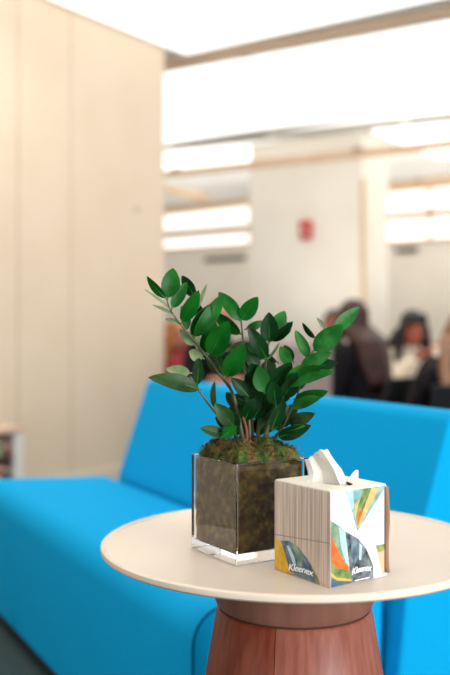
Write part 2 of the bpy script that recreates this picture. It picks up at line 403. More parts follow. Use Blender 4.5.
# ------------------------------------------------------------------ potted plant in a glass cube
n0 = V((.0154, 1.268)); eL = V((-.067, .1076)).normalized(); eR = V((eL.y, -eL.x))
VS = .126; VH = .1425; TT = TZ-.003
vc2 = n0+(eL+eR)*VS/2
vrz = math.atan2(eR.y, eR.x)
plant = thing('potted_plant', 'leafy green plant with moss in a clear glass cube vase on the round table', 'potted plant', V((vc2.x, vc2.y, TT+.0003)), rz=vrz)
pinv = (Matrix.Translation(plant.location) @ Matrix.Rotation(vrz, 4, 'Z')).inverted()
bm = bmesh.new(); w = .0048; bt_ = .0145; s = VS/2; si = s-w
def ringq(r, z): return [bm.verts.new((x*r, y*r, z)) for x, y in ((-1,-1), (1,-1), (1,1), (-1,1))]
o0, o1, i1, i0 = ringq(s, 0), ringq(s, VH), ringq(si, VH), ringq(si, bt_)
bm.faces.new(o0[::-1]); bm.faces.new(i0)
for A, B in ((o0, o1), (o1, i1), (i1, i0)):
    for i in range(4): bm.faces.new((A[i], A[(i+1) % 4], B[(i+1) % 4], B[i]))
obj('glass_vase', bm, 'glass', plant, smooth=30, bevel=.0013, seg=3)
bm = bmesh.new(); sq = si-.0016
bmesh.ops.create_cube(bm, size=1, matrix=Matrix.Translation((0,0,(bt_+.0008+VH-.005)/2)) @ Matrix.Diagonal((2*sq, 2*sq, VH-.005-bt_-.0008, 1)))
bmesh.ops.subdivide_edges(bm, edges=bm.edges[:], cuts=14, use_grid_fill=True)
for v in bm.verts:
    d = noise.noise(v.co*60)*.0016
    n = V((v.co.x, v.co.y, 0)); n = V((n.x if abs(n.x) > sq-.001 else 0, n.y if abs(n.y) > sq-.001 else 0, 0))
    if n.length: v.co -= n.normalized()*(.001+d)
obj('soil', bm, 'soil', plant, smooth=180)
# moss: a lumpy mound bristling with short strands
bm = bmesh.new(); N = 30
def mz(x, y):
    r = max(abs(x), abs(y))/sq
    return VH-.006+.027*(1-r**8)+.012*noise.noise(V((x*45, y*45, 3)))*(1-r**6)
grid = [[bm.verts.new(((i/N*2-1)*sq*.985, (j/N*2-1)*sq*.985, mz((i/N*2-1)*sq*.985, (j/N*2-1)*sq*.985))) for j in range(N+1)] for i in range(N+1)]
for i in range(N):
    for j in range(N):
        f = bm.faces.new((grid[i][j], grid[i+1][j], grid[i+1][j+1], grid[i][j+1])); f.material_index = 1 if noise.noise(V((i*.22, j*.22, 9))) > .05 else 0
for k in range(3400):
    x = random.uniform(-1, 1)*sq*.97; y = random.uniform(-1, 1)*sq*.97
    p = V((x, y, mz(x, y)-.001)); a = random.uniform(0, 2*PI); l = random.uniform(.005, .016)
    d = V((math.cos(a)*.9+x*6, math.sin(a)*.9+y*6, random.uniform(.2, 1.1))).normalized()
    sd = d.cross(V((0,0,1))).normalized()*random.uniform(.0005, .0011)
    m_ = p+d*l*.55; q = p+d*l+V((0,0,-l*.35))
    va = [bm.verts.new(c) for c in (p-sd, p+sd, m_+sd*.9, m_-sd*.9, q)]
    mi = 1 if (x < -sq*.1 and random.random() < .6) or random.random() < .18 else 0
    for f in (bm.faces.new(va[:4]), bm.faces.new((va[3], va[2], va[4]))): f.material_index = mi
for k in range(7):
    x = random.uniform(-.8, .2)*sq; y = random.uniform(-.9, .3)*sq; a = random.uniform(0, PI)
    p = V((x, y, mz(x, y)+.003)); tube(bm, [p, p+V((math.cos(a)*.012, math.sin(a)*.012, .003)), p+V((math.cos(a)*.024, math.sin(a)*.024, 0))], .0005, 5)
    for f in bm.faces[-12:]: f.material_index = 1
obj('moss', bm, ['moss', 'moss_dry'], plant)

YP = 1.352
def leaf_mesh(bm, b, tip, w, m_i, dz=0, dt=0, rot=None, curl=None, fold=None):
    """b, tip: pixel positions; dz, dt: distance offsets of base and tip (m); w: pixel width as seen; rot: turn about the midrib"""
    B = pinv @ P(*b, YP+dz); T = pinv @ P(*tip, YP+dt)
    camp = pinv @ co.location
    ax = T-B; L = ax.length; ax.normalize()
    W = w*1.12*YP/F
    view = ((B+T)/2-camp).normalized()
    sd = ax.cross(view).normalized()
    full = .30*L+.004
    if rot is None:
        rot = math.acos(max(.25, min(1, W/max(full, W))))*random.choice((-1, 1))*.8 if W < full else random.uniform(-.35, .35)
    hw = W/2/max(.2, math.cos(rot))
    sd = Matrix.Rotation(rot, 3, ax) @ sd
    nm = sd.cross(ax).normalized()
    if nm.dot(view) > 0: nm = -nm
    curl = random.uniform(-.05, .10) if curl is None else curl
    fold = random.uniform(.10, .35) if fold is None else fold
    rows = []; n = 12
    for i in range(n+1):
        t = i/n
        ww = hw*1.02*(math.sin(PI*min(1, t**.82))**.72 if 0 < t < 1 else 0)
        c = B+ax*L*t-nm*(curl*L*((2*t-1)**2-1))*.9
        rows.append([c+sd*ww*k+nm*fold*abs(k)*ww*1.0+nm*.0006 for k in (-1, -.5, 0, .5, 1)])
    th = nm*-.0007
    def grid_faces(off, flip):
        vs = [[bm.verts.new(p+off) for p in r] for r in rows]
        for A, C in zip(vs, vs[1:]):
            for j in range(4):
                q = (A[j], A[j+1], C[j+1], C[j])
                f = bm.faces.new(q[::-1] if flip else q); f.material_index = m_i
        return vs
    X = grid_faces(V((0,0,0)), False); Y_ = grid_faces(th, True)
    for i in range(n):
        for j in (0, 4):
            f = bm.faces.new((X[i][j], X[i+1][j], Y_[i+1][j], Y_[i][j])); f.material_index = m_i
    # raised midrib and petiole
    tube(bm, [B-ax*.003, B+ax*L*.25-nm*(curl*L*(.25-1))*.9+nm*.0005, B+ax*L*.6-nm*(curl*L*(.04-1))*.9+nm*.0005], [.0011, .0008, .0004], 5)
    for f in bm.faces[-12:]: f.material_index = 2 if m_i != 3 else 3
LM = ['leaf', 'leaf_dark', 'leaf_light', 'leaf_pale', 'leaf_olive']
g, d_, l_, p_, o_ = 0, 1, 2, 3, 4
FRONDS = [
 # (stem polyline px with depth offsets, radii, leaves)
 ([(244,444,0),(236,405,-.005),(230,388,-.01),(219,374,-.015),(210,361,-.02),(195,342,-.03),(179.5,323,-.035),(170.5,310,-.04),(166.5,299,-.04)], (.0030,.0010), [
   ((166,298),(147,276),7,g,-.04,-.05), ((167.5,298),(173,268),16,g,-.04,-.035,.15), ((172,308),(187,282),10.5,g,-.04,-.03),
   ((195,297),(182,275.5),10,d_,-.03,-.02), ((182,322),(199,290),13,g,-.035,-.05), ((194,337),(223,294),14,g,-.03,-.01,.2,.14),
   ((170,309),(144.5,289.5),2,p_,-.04,-.05,1.35,0), ((173,315),(152.5,305),2.6,p_,-.04,-.04,1.25,0), ((180,326),(165,319),4,p_,-.035,-.03,1.0),
   ((195,345),(180,329),9,p_,-.03,-.02), ((203,358),(189,351),11,p_,-.02,-.02), ((186,331),(181,306),8,o_,-.03,.0),
   ((207,357),(195,334),10,p_,-.02,.01), ((210,354),(229,321),19,g,-.03,-.06,.1), ((219,374),(206,352),9,o_,-.015,.01),
   ((205,330),(199,305),10,d_,.0,.02), ((192,336),(212,303),14,g,-.02,-.03), ((205,354),(214,319),16,g,-.01,-.03), ((216,358),(222,330),14,g,.0,.0), ((222,372),(212,352),11,d_,.0,.01), ((196,312),(207,284),4,p_,0,.03)]),
 ([(240,442,.005),(228,425,-.01),(214,411,-.02),(205,399,-.03),(198,389,-.035),(190,376,-.04)], (.0026,.0010), [
   ((199,389.5),(148,377.5),14,o_,-.035,-.06,.35,.10), ((190,373),(166,369),10,p_,-.04,-.04,.2), ((197.5,385),(199,357),10,d_,-.035,-.02),
   ((215,408),(215,381),5,o_,-.02,-.02), ((232,425),(214.5,403),14,o_,-.03,-.05,.1), ((224,434),(199.5,428),9.5,o_,-.035,-.055,.25),
   ((222,437),(237,426),9,g,-.045,-.045), ((234,430),(215,417),11,d_,-.02,-.03), ((236,432),(229,408),12,d_,0,-.01)]),
 ([(250,444,0),(248,400,0),(245,370,0),(243,341,0),(241,319,0)], (.0028,.0012), [
   ((241,320),(258,296.5),14,g,0,-.01,.1), ((240.5,321),(218,292),12,g,0,.01,.2,.14), ((241,334),(212,311.5),11,g,0,.02), ((226,376),(245,343),17,g,-.03,-.05,.1),
   ((243,341),(225,352),5,p_,.01,.02), ((247,385),(262,367),13,d_,-.01,-.03), ((247,395),(231,378),11,d_,-.02,-.03), ((247,402),(232,396),10,d_,.01,.02), ((249,372),(238,350),12,d_,.0,.02)]),
 ([(257,444,.01),(261,402,.005),(265,375,0),(266.5,357,0),(269,341,0)], (.0030,.0012), [
   ((269,342),(269,312),16,d_,0,-.01,.1), ((270,338),(285,311),15,l_,.02,.04,.1), ((271,341),(293,321),9,d_,.01,-.01), ((266,358),(247.5,326),13.5,d_,-.005,-.03,.15),
   ((246,329),(264,321),7.5,l_,.02,.03), ((267.5,359),(279,342.5),2.2,p_,0,0,1.2,0), ((264,359),(247.5,344),10.5,g,.01,.02), ((258,369),(245,351),11,d_,-.01,-.01),
   ((267,388),(250,363),16,d_,-.02,-.04), ((264,392),(258,366),15,g,-.03,-.04), ((268,392),(292,362),17,d_,-.02,-.03), ((277,362),(266,352),4,o_,.01,.02), ((281,336),(290,322),9,l_,.03,.04)]),
 ([(263,445,.0),(269,424,-.01),(277,409,-.015),(287,387,-.02),(300,368,-.03),(309,357,-.035),(314,350,-.035)], (.0034,.0013), [
   ((314,350.5),(344,324),18,l_,-.035,-.05,.1), ((333,331),(359.5,307),12,l_,-.03,-.02), ((315,338),(302.5,322.5),4.5,d_,-.02,-.02), ((324,329),(316.5,317.5),3.2,p_,-.02,-.01,1.1),
   ((309,358),(295,330),9.5,l_,-.03,-.03), ((301,367),(332,352),12,l_,-.035,-.06), ((307,369),(338,362.5),12,d_,-.025,-.03), ((300,377),(321,366),11.5,g,-.04,-.06),
   ((288,386),(335,372),10,l_,-.03,-.07), ((287,384),(304,364),11,l_,-.03,-.045), ((293,361),(284,345),9,g,-.01,0), ((290,365),(280,346),9.5,l_,-.02,-.02),
   ((283,397),(297,372),14,d_,-.02,-.04), ((276,405),(273,380),14,d_,-.025,-.035), ((290,386),(283,364),12,d_,-.01,.0)]),
 ([(268,445,.01),(282,428,0),(290,411,-.005),(296,398,-.01),(300,387,-.01)], (.0024,.0010), [
   ((295,399),(328.5,391),11,g,-.01,-.03), ((292,407),(321.5,397.5),10,l_,-.01,-.04), ((290,424),(315.5,413),12.5,o_,0,-.03), ((278,437),(311.5,425),12,d_,-.01,-.03),
   ((285,431),(306,426),4.5,l_,-.015,-.035), ((283,428),(290,404),11,d_,.0,.01), ((298,390),(305,373),10,o_,-.01,0), ((272,428),(284,398),12,d_,-.01,-.02), ((287,420),(298,401),9,d_,.02,.04)]),
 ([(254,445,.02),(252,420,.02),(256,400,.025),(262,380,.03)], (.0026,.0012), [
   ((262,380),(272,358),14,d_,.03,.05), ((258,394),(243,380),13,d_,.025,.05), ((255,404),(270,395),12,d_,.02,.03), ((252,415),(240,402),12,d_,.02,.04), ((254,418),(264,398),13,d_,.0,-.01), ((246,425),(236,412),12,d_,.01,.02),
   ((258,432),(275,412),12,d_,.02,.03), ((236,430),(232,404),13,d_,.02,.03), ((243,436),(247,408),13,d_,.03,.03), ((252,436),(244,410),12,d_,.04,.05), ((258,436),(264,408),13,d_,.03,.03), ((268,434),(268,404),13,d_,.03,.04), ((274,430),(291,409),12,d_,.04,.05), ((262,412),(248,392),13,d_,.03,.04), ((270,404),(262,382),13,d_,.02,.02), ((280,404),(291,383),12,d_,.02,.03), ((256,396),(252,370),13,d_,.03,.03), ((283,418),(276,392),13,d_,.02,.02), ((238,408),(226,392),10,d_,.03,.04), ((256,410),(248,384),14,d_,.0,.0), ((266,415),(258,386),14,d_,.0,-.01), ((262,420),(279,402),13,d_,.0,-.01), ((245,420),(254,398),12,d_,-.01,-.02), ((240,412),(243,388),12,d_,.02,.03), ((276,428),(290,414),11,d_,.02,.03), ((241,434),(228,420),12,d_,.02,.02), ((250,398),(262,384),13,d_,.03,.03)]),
 ([(247,445,-.02),(246.5,430,-.022),(243,417,-.02)], (.0026,.0016), []),
]
for fi, (st_, rr, lv) in enumerate(FRONDS):
    pts = spline([pinv @ P(x, y, YP+dy) for x, y, dy in st_], 5); k = len(pts)
    bm = bmesh.new(); tube(bm, pts, [rr[0]+(rr[1]-rr[0])*i/(k-1) for i in range(k)], 8)
    so = obj('stem', bm, 'stem_red' if not lv else 'stem', plant, smooth=180)
    if not lv: so['label'] = 'short reddish leafless stem'; continue
    bm = bmesh.new()
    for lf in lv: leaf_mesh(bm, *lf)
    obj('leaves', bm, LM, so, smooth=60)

# ------------------------------------------------------------------ tissue box
nb = V((.1346, 1.158)); fL = V((-.0665, .094)).normalized(); fR = V((fL.y, -fL.x)); BW = .1145; BD = .1005; BH = .1245
wL, wR = BW, BD
bc2 = nb+fL*wL/2+fR*wR/2; brz = math.atan2(fR.y, fR.x)
tb = thing('tissue_box', 'cube tissue box with leaf artwork and a white tissue pulled up on the round table', 'tissue box', V((bc2.x, bc2.y, TT+.0003)), rz=brz)
binv = (Matrix.Translation(tb.location) @ Matrix.Rotation(brz, 4, 'Z')).inverted()
# local: x along the right face (fR), y along the left face (fL)
hx, hy = wR/2, wL/2
bm = bmesh.new(); NS = 48; rc = .005
SQ = []
for k in range(4):
    p0, p1 = ((1,1), (-1,1), (-1,-1), (1,-1))[k], ((-1,1), (-1,-1), (1,-1), (1,1))[k]
    for q in range(12): SQ.append((p0[0]+(p1[0]-p0[0])*q/12, p0[1]+(p1[1]-p0[1])*q/12))
def sqr(r, z): return [(x*hx*r, y*hy*r, z) for x, y in SQ]
rings = [sqr(.985, 0), sqr(1, .002), sqr(1, BH-.004), sqr(.99, BH-.0015), sqr(.965, BH)]
ell = [(x/math.hypot(x, y)*hx*.42, y/math.hypot(x, y)*hy*.70, BH) for x, y in SQ]
rings.append(ell); rings.append([(x, y, BH-.0012) for x, y, z in ell])
vr = [[bm.verts.new(p) for p in r] for r in rings]
bm.faces.new(vr[0][::-1])
for ri, (A, B) in enumerate(zip(vr, vr[1:])):
    for i in range(NS):
        f = bm.faces.new((A[i], A[(i+1) % NS], B[(i+1) % NS], B[i])); cc = f.calc_center_median()
        left = abs(cc.x+hx) < .004
        f.material_index = 0 if left else 1
        if ri >= 3: f.material_index = 2
obj('carton', bm, ['carton_stripe', 'carton_white', 'carton_top'], tb, smooth=30)
bm = bmesh.new(); box(bm, (0,0,(BH-.012)/2+.003), (2*hx*.93, 2*hy*.93, BH-.014)); obj('tissue_stack', bm, 'tissue', tb, bevel=.004)
def face_pt(cx_, cy_, face, off):
    """crop coordinates of the photographed box -> point on its left / right face, in the box's own frame"""
    px, py = cx_/3.75+270, cy_/3.75+440
    o = binv @ co.location; d = (binv @ P(px, py, 1.2))-o
    if face == 'L': k = (-hx-off-o.x)/d.x
    else: k = (-hy-off-o.y)/d.y
    q = o+d*k
    lim = .0008
    q.x = max(-hx-off if face == 'L' else -hx+lim, min(hx-lim, q.x)); q.y = max(-hy-off if face == 'R' else -hy+lim, min(hy-lim, q.y)); q.z = max(.0012, min(BH-.0025, q.z))
    return q
ART = [
 ('L', 'yellow', [(5,370),(40,378),(58,420),(68,475),(95,508),(110,535),(0,500)], 1),
 ('L', 'olive', [(5,478),(60,500),(130,512),(186,545),(5,520)], 2),
 ('L', 'slate', [(40,378),(70,378),(105,402),(135,440),(155,472),(172,512),(180,540),(110,525),(72,490),(58,430)], 3),
 ('L', 'sage', [(80,384),(100,398),(118,440),(122,475),(106,470),(98,430)], 4),
 ('L', 'lightblue', [(62,396),(70,396),(92,440),(98,470),(90,472),(78,440)], 4),
 ('L', 'green', [(152,470),(164,490),(180,520),(186,548),(170,545),(168,515)], 4),
 ('R', 'teal', [(284,180),(440,170),(328,342),(306,262)], 1),
 ('R', 'ochre', [(318,240),(350,205),(385,180),(410,180),(330,335),(320,290)], 2),
 ('R', 'green', [(350,180),(380,180),(346,250),(328,322),(322,280)], 3),
 ('R', 'lightblue', [(284,180),(312,180),(316,250),(308,264)], 4),
 ('R', 'orange', [(334,262),(346,258),(332,322),(326,296)], 4),
 ('R', 'sage', [(215,305),(262,324),(300,362),(300,480),(306,542),(215,575)], 1),
 ('R', 'lightblue', [(258,326),(282,345),(296,420),(302,480),(286,462),(268,410)], 2),
 ('R', 'charcoal', [(282,342),(330,370),(362,410),(386,468),(388,522),(306,542),(296,440)], 3),
 ('R', 'slate', [(306,372),(326,380),(330,440),(318,470),(304,430)], 4),
 ('R', 'lightblue', [(336,385),(346,398),(342,450),(334,450)], 4),
 ('R', 'orange', [(215,340),(232,366),(262,428),(300,488),(250,480),(215,462)], 5),
 ('R', 'green', [(215,458),(255,478),(300,488),(306,528),(250,520),(215,512)], 4),
 ('R', 'yellow', [(215,500),(252,516),(306,522),(306,530),(250,526),(215,514)], 5),
 ('R', 'navy', [(215,518),(250,527),(306,532),(304,560),(215,580)], 6),
 ('R', 'tan', [(396,396),(440,388),(440,480),(424,510),(408,450)], 1),
 ('R', 'green', [(396,396),(440,388),(440,410),(408,422)], 2),
]
names = sorted({a[1] for a in ART})
for face in 'LR':
    bm = bmesh.new()
    for fc, ik, poly, lay in ART:
        if fc != face: continue
        f = bm.faces.new([bm.verts.new(face_pt(x, y, fc, .00012+.00008*lay)) for x, y in poly]); f.material_index = names.index(ik)
    bmesh.ops.triangulate(bm, faces=bm.faces[:])
    # a printed strip of fold line on the striped face
    obj('printed_artwork', bm, names, tb)
bm = bmesh.new()
q = [face_pt(x, y, 'L', .0003) for x, y in ((17,352),(222,386),(222,388.5),(17,354.5))]; bm.faces.new([bm.verts.new(p) for p in q]); obj('fold_line', bm, 'carton_brown', tb)
def logo(face, c0, c1, size):
    p0 = face_pt(*c0, face, .0011); p1 = face_pt(*c1, face, .0011); d = (p1-p0)
    cu = bpy.data.curves.new('logo', 'FONT'); cu.body = 'Kleenex'; cu.size = 1; cu.shear = .25; cu.offset = .012; cu.extrude = .0; cu.space_character = .92
    o = bpy.data.objects.new('logo', cu); COL.objects.link(o)
    bpy.context.view_layer.update()
    wdt = max(o.dimensions.x, .1)
    me = bpy.data.meshes.new_from_object(o.evaluated_get(bpy.context.evaluated_depsgraph_get()))
    bpy.data.objects.remove(o)
    x = d.normalized(); nrm = V((-1,0,0)) if face == 'L' else V((0,-1,0)); y = nrm.cross(x)
    if y.z < 0: y = -y
    k = d.length/wdt; hk = size
    for v in me.vertices:
        xx = v.co.x*k; yy = v.co.y*hk + .0016*math.sin(PI*min(1, max(0, v.co.x/wdt)))
        v.co = p0+x*xx+y*yy+nrm*.0
    me.materials.clear(); me.materials.append(M['ink_white'])
    lo = bpy.data.objects.new('logo', me); COL.objects.link(lo); lo.parent = tb; lo['label'] = 'white slanted lettering'
logo('L', (68,488), (163,512), .0125); logo('R', (306,507), (381,490), .0118)
for face, qd in (('L', ((98,512),(150,528),(150,532),(98,516))), ('R', ((318,526),(374,513),(374,517),(318,530)))):
    bm = bmesh.new(); bm.faces.new([bm.verts.new(face_pt(x, y, face, .0011)) for x, y in qd]); obj('logo_underline', bm, 'ink_white', tb)
# loose card flap on the right-hand edge
bm = bmesh.new(); rows = []
for i in range(13):
    t_ = i/12; z = BH-.004-(BH-.010)*t_
    off = .002+.0035*math.sin(t_*PI*1.4)**2
    rows.append([(hx-.004, -hy-.0006, z), (hx-.0005, -hy-.0014-off*.4, z), (hx+.0012, -hy-.0006-off*.8, z)])
vs = [[bm.verts.new(p) for p in r] for r in rows]
for A, B in zip(vs, vs[1:]):
    for j in range(2): bm.faces.new((A[j], A[j+1], B[j+1], B[j]))
fo = obj('flap', bm, 'carton_brown', tb, smooth=180); sm = fo.modifiers.new('solid', 'SOLIDIFY'); sm.thickness = .0007
# the tissue pulled up through the slot
YB = 1.236
bm = bmesh.new()
r0 = [(300,488,.0),(311,489,-.006),(324,490,-.004),(336,490,-.012),(342,490,-.020),(347,489,-.014),(350,487,.006)]
r1 = [(309,475,.0),(314,473,-.006),(322,471,-.004),(328,470,-.012),(334,469,-.021),(339,469,-.014),(341,468,.004)]
r2 = [(304.5,460,.004),(309,458,-.002),(313,455,-.002),(316,452,-.012),(321,449.5,-.017),(327.5,449.5,-.012),(327,451,.002)]
def lerp3(a, b, c, t):
    q = [None]*3
    for i in range(3): q[i] = a[i]+(b[i]-a[i])*2*t if t < .5 else b[i]+(c[i]-b[i])*(2*t-1)
    return q
rows = []
for i in range(15):
    t_ = i/14; ctrl = [binv @ P(x, y, YB+dy) for x, y, dy in (lerp3(a, b, c, t_) for a, b, c in zip(r0, r1, r2))]
    lin = [ctrl[j]+(ctrl[j+1]-ctrl[j])*q/4 for j in range(len(ctrl)-1) for q in range(4)]+[ctrl[-1]]
    rows.append([bm.verts.new(p+V((0,0,.0008*math.sin(j*1.3+i*.5)))) for j, p in enumerate(lin)])
for A, B in zip(rows, rows[1:]):
    for j in range(len(A)-1): bm.faces.new((A[j], A[j+1], B[j+1], B[j]))
rows = []
s0 = [(343,489,.004),(350,489,.012),(358,488,.018)]; s2 = [(352,474,.012),(356,470,.016),(358.5,470.5,.018)]
for i in range(8):
    t_ = i/7; ctrl = [binv @ P(a[0]+(c[0]-a[0])*t_, a[1]+(c[1]-a[1])*t_, YB+a[2]+(c[2]-a[2])*t_) for a, c in zip(s0, s2)]
    rows.append([bm.verts.new(p) for p in spline(ctrl, 4)])
for A, B in zip(rows, rows[1:]):
    for j in range(len(A)-1): bm.faces.new((A[j], A[j+1], B[j+1], B[j]))
to = obj('pulled_tissue', bm, 'tissue', tb, smooth=32); sm = to.modifiers.new('solid', 'SOLIDIFY'); sm.thickness = .0004

# ------------------------------------------------------------------ people sitting behind the bench, and their seats
def fin(o, vox=.011, it=6):
    r = o.modifiers.new('remesh', 'REMESH'); r.mode = 'VOXEL'; r.voxel_size = vox; r.use_smooth_shade = True
    s_ = o.modifiers.new('smooth', 'SMOOTH'); s_.iterations = it; s_.factor = .5
    return o
def chair(label, loc, fwd, shell, legm, group=None, wide=.46, back_top=.84, name='chair'):
    t = thing(name, label, 'chair', V((loc[0], loc[1], 0)), group, rz=math.atan2(fwd[1], fwd[0])+PI/2)
    bm = bmesh.new(); box(bm, (0, 0, .425), (wide, .44, .03)); obj('seat', bm, shell, t, bevel=.012)
    bm = bmesh.new(); n = 8; ra, rb = [], []
    for i in range(n+1):
        x = (i/n-.5)*wide; y = .235-.06*(abs(i/n-.5)*2)**2
        ra.append((x, y)); 
    A = [(x, y, .50) for x, y in ra]+[(x, y+.025, .50) for x, y in ra[::-1]]
    B = [(x*.96, y+.06, back_top) for x, y in ra]+[(x*.96, y+.085, back_top) for x, y in ra[::-1]]
    prism(bm, A, B); obj('backrest', bm, shell, t, smooth=40, bevel=.008)
    for sx in (-1, 1):
        for sy in (-1, 1):
            bm = bmesh.new(); tube(bm, [(sx*(wide/2-.05), sy*.17, .412), (sx*(wide/2-.02), sy*.2, .0)], .012, 10); obj('leg', bm, legm, t, smooth=60)
        bm = bmesh.new(); tube(bm, [(sx*(wide/2-.05), .2, .43), (sx*(wide/2-.06), .262, .56)], .011, 8); obj('back_support', bm, legm, t, smooth=60)
    return t
def person(label, loc, fwd, top, shirt, trousers, hair, skin, style, lean=.10, yaw=0, arms='table', tilt=0):
    """seated figure, local forward is -Y; top = height of the crown"""
    t = thing('person', label, 'person', V((loc[0], loc[1], 0)), rz=math.atan2(fwd[1], fwd[0])+PI/2)
    zs = .452; k = (top-zs)/.80
    Z = lambda z: zs+(z-zs)*k if z > zs else z
    hc = V((0, -lean-.05, Z(1.125)))                       # head centre
    ne = V((0, -lean*.85, Z(.985))); ch = V((0, -lean*.55, Z(.80))); wa = V((0, -.01, Z(.64))); pe = V((0, .02, .52))
    HR = Matrix.Rotation(yaw, 3, 'Z') @ Matrix.Rotation(tilt, 3, 'X')
    h_ = lambda x, y, z: hc+HR @ V((x, y, z))
    arm = {}
    for sx in (-1, 1):
        sh = V((sx*.165, -lean*.62, Z(.90)))
        if arms == 'table': el, wr = V((sx*.235, -lean-.10, Z(.66))), V((sx*.10, -lean-.30, Z(.70)))
        elif arms == 'up': el, wr = V((sx*.20, -lean-.17, Z(.72))), V((sx*.055, -lean-.25, Z(.88)))
        else: el, wr = V((sx*.23, -lean-.04, Z(.63))), V((sx*.12, -.30, .57))
        arm[sx] = (sh, el, wr)
    bm = bmesh.new()
    # torso, neck, head
    limb(bm, pe, .13, wa, .11, 16); limb(bm, wa, .11, ch, .125, 16); limb(bm, ch+V((-.06,0,.05)), .075, ch+V((.06,0,.05)), .075)
    limb(bm, ch, .10, ne, .055); limb(bm, ne, .052, hc+V((0,.02,-.05)), .055)
    ball(bm, h_(0, .012, .018), (.073, .092, .095), HR); ball(bm, h_(0, -.02, -.045), (.057, .066, .066), HR)
    ball(bm, h_(0, -.055, -.085), (.024, .022, .018), HR)            # chin
    limb(bm, h_(0, -.082, .012), .008, h_(0, -.104, -.028), .012, 8)   # nose
    for sx in (-1, 1):
        ball(bm, h_(sx*.073, .012, -.01), (.012, .02, .032), HR); ball(bm, h_(sx*.032, -.073, .025), (.022, .012, .012), HR)
        sh, el, wr = arm[sx]
        limb(bm, sh, .055, el, .042); limb(bm, el, .040, wr, .026)
        d = (wr-el).normalized(); sd = d.cross(V((0,0,1))).normalized()*-sx; up = sd.cross(d)*sx
        if up.z < 0: up = -up
        pa = wr+d*.075; limb(bm, wr, .024, pa+sd*.012, .019); limb(bm, wr, .024, pa-sd*.016, .018)
        for fi, (off, ln) in enumerate(((.030, .062), (.010, .074), (-.010, .070), (-.030, .052))):
            k0 = pa+sd*off; k1 = k0+d*ln*.5-up*.006; k2 = k1+d*ln*.35-up*.024
            limb(bm, k0, .0095, k1, .0088, 8); limb(bm, k1, .0088, k2, .0078, 8)
        th0 = wr+d*.02+sd*.02; th1 = th0+sd*.03+d*.025-up*.008; limb(bm, th0, .012, th1, .0105, 8); limb(bm, th1, .0105, th1+d*.03, .0085, 8)
        hip = V((sx*.085, .0, .53)); kn = V((sx*.11, -.43, .52)); an = V((sx*.11, -.40, .10))
        limb(bm, hip, .082, kn, .056); limb(bm, kn, .054, an, .036); limb(bm, an, .036, an+V((0,-.11,-.05)), .030)
    fin(obj('body', bm, skin, t), .0095, 4)
    # face
    for sx in (-1, 1):
        bm = bmesh.new(); ball(bm, h_(sx*.032, -.082, .012), (.013, .007, .007), HR); obj('eye', bm, 'eye', t, smooth=180)
        bm = bmesh.new(); limb(bm, h_(sx*.016, -.089, .036), .004, h_(sx*.05, -.077, .036), .003, 8); obj('eyebrow', bm, hair, t, smooth=180)
    bm = bmesh.new(); ball(bm, h_(0, -.084, -.055), (.024, .008, .008), HR); obj('mouth', bm, 'lip', t, smooth=180)
    # clothes
    e = .014; bm = bmesh.new()
    limb(bm, pe+V((0,0,.02)), .135+e, wa, .11+e, 16); limb(bm, wa, .112+e, ch, .128+e, 16); limb(bm, ch+V((-.07,0,.05)), .078+e, ch+V((.07,0,.05)), .078+e); limb(bm, ch, .10+e, ne-V((0,0,.03)), .058+e)
    for sx in (-1, 1):
        sh, el, wr = arm[sx]; limb(bm, sh, .058+e, el, .045+e); limb(bm, el, .043+e, wr-(wr-el)*.08, .030+e)
    fin(obj('top', bm, shirt, t), .0115, 5)
    bm = bmesh.new()
    for sx in (-1, 1):
        hip = V((sx*.085, .0, .54)); kn = V((sx*.11, -.43, .53)); an = V((sx*.11, -.40, .10))
        limb(bm, hip, .088, kn, .066); limb(bm, kn, .064, an+V((0,0,.03)), .05)
    limb(bm, (-.07,.02,.55), .10, (.07,.02,.55), .10)
    fin(obj('trousers', bm, trousers, t), .0115, 5)
    for sx in (-1, 1):
        bm = bmesh.new(); limb(bm, (sx*.11,-.39,.05), .042, (sx*.11,-.53,.036), .034); box(bm, (sx*.11,-.46,.012), (.085,.24,.02)); obj('shoe', bm, 'shoe', t, smooth=60)
    # hair
    bm = bmesh.new()
    ball(bm, h_(0, .026, .034), (.088, .098, .096), HR); ball(bm, h_(0, .05, -.01), (.082, .07, .09), HR)
    if style in ('long', 'fringe'):
        zb = Z(.72) if style == 'long' else Z(.86)
        for j in range(7):
            x = (j/6-.5)*.17; y0 = h_(x, .055-.5*abs(x), -.02)
            back = V((x*1.35, -lean*.55+.135-abs(x)*.45, Z(.86))); mid = V((x*1.3, -lean*.7+.11-abs(x)*.3, Z(.98)))
            limb(bm, y0, .04, mid, .038, 10); limb(bm, mid, .038, back, .036, 10)
            if style == 'long': limb(bm, back, .036, V((x*1.2, .14-abs(x)*.4, zb)), .018, 10)
        for sx in (-1, 1):
            c0 = h_(sx*.078, -.01, .02); c1 = h_(sx*.088, -.03, -.08); c2 = V((sx*.12, -lean-.055, Z(.87)))
            limb(bm, c0, .026, c1, .03, 10); limb(bm, c1, .03, c2, .022, 10)
    if style == 'fringe':
        for j in range(5):
            x = (j/4-.5)*.12; limb(bm, h_(x, -.06+abs(x)*.4, .09), .022, h_(x*1.1, -.088+abs(x)*.4, .052), .012, 8)
    if style == 'short':
        for sx in (-1, 1): limb(bm, h_(sx*.07, .02, .04), .024, h_(sx*.076, .02, -.02), .014, 8)
    if style == 'bun': ball(bm, h_(0, .10, .06), (.04, .04, .04), HR)
    fin(obj('hair', bm, hair, t), .009, 3)
    return t
def ground(px, Y): return V(((px-CX)/F*Y, Y, 0))
def topz(py, Y): return H-(py-HY)/F*Y
def nrm(x, y): v = V((x, y)); v.normalize(); return v
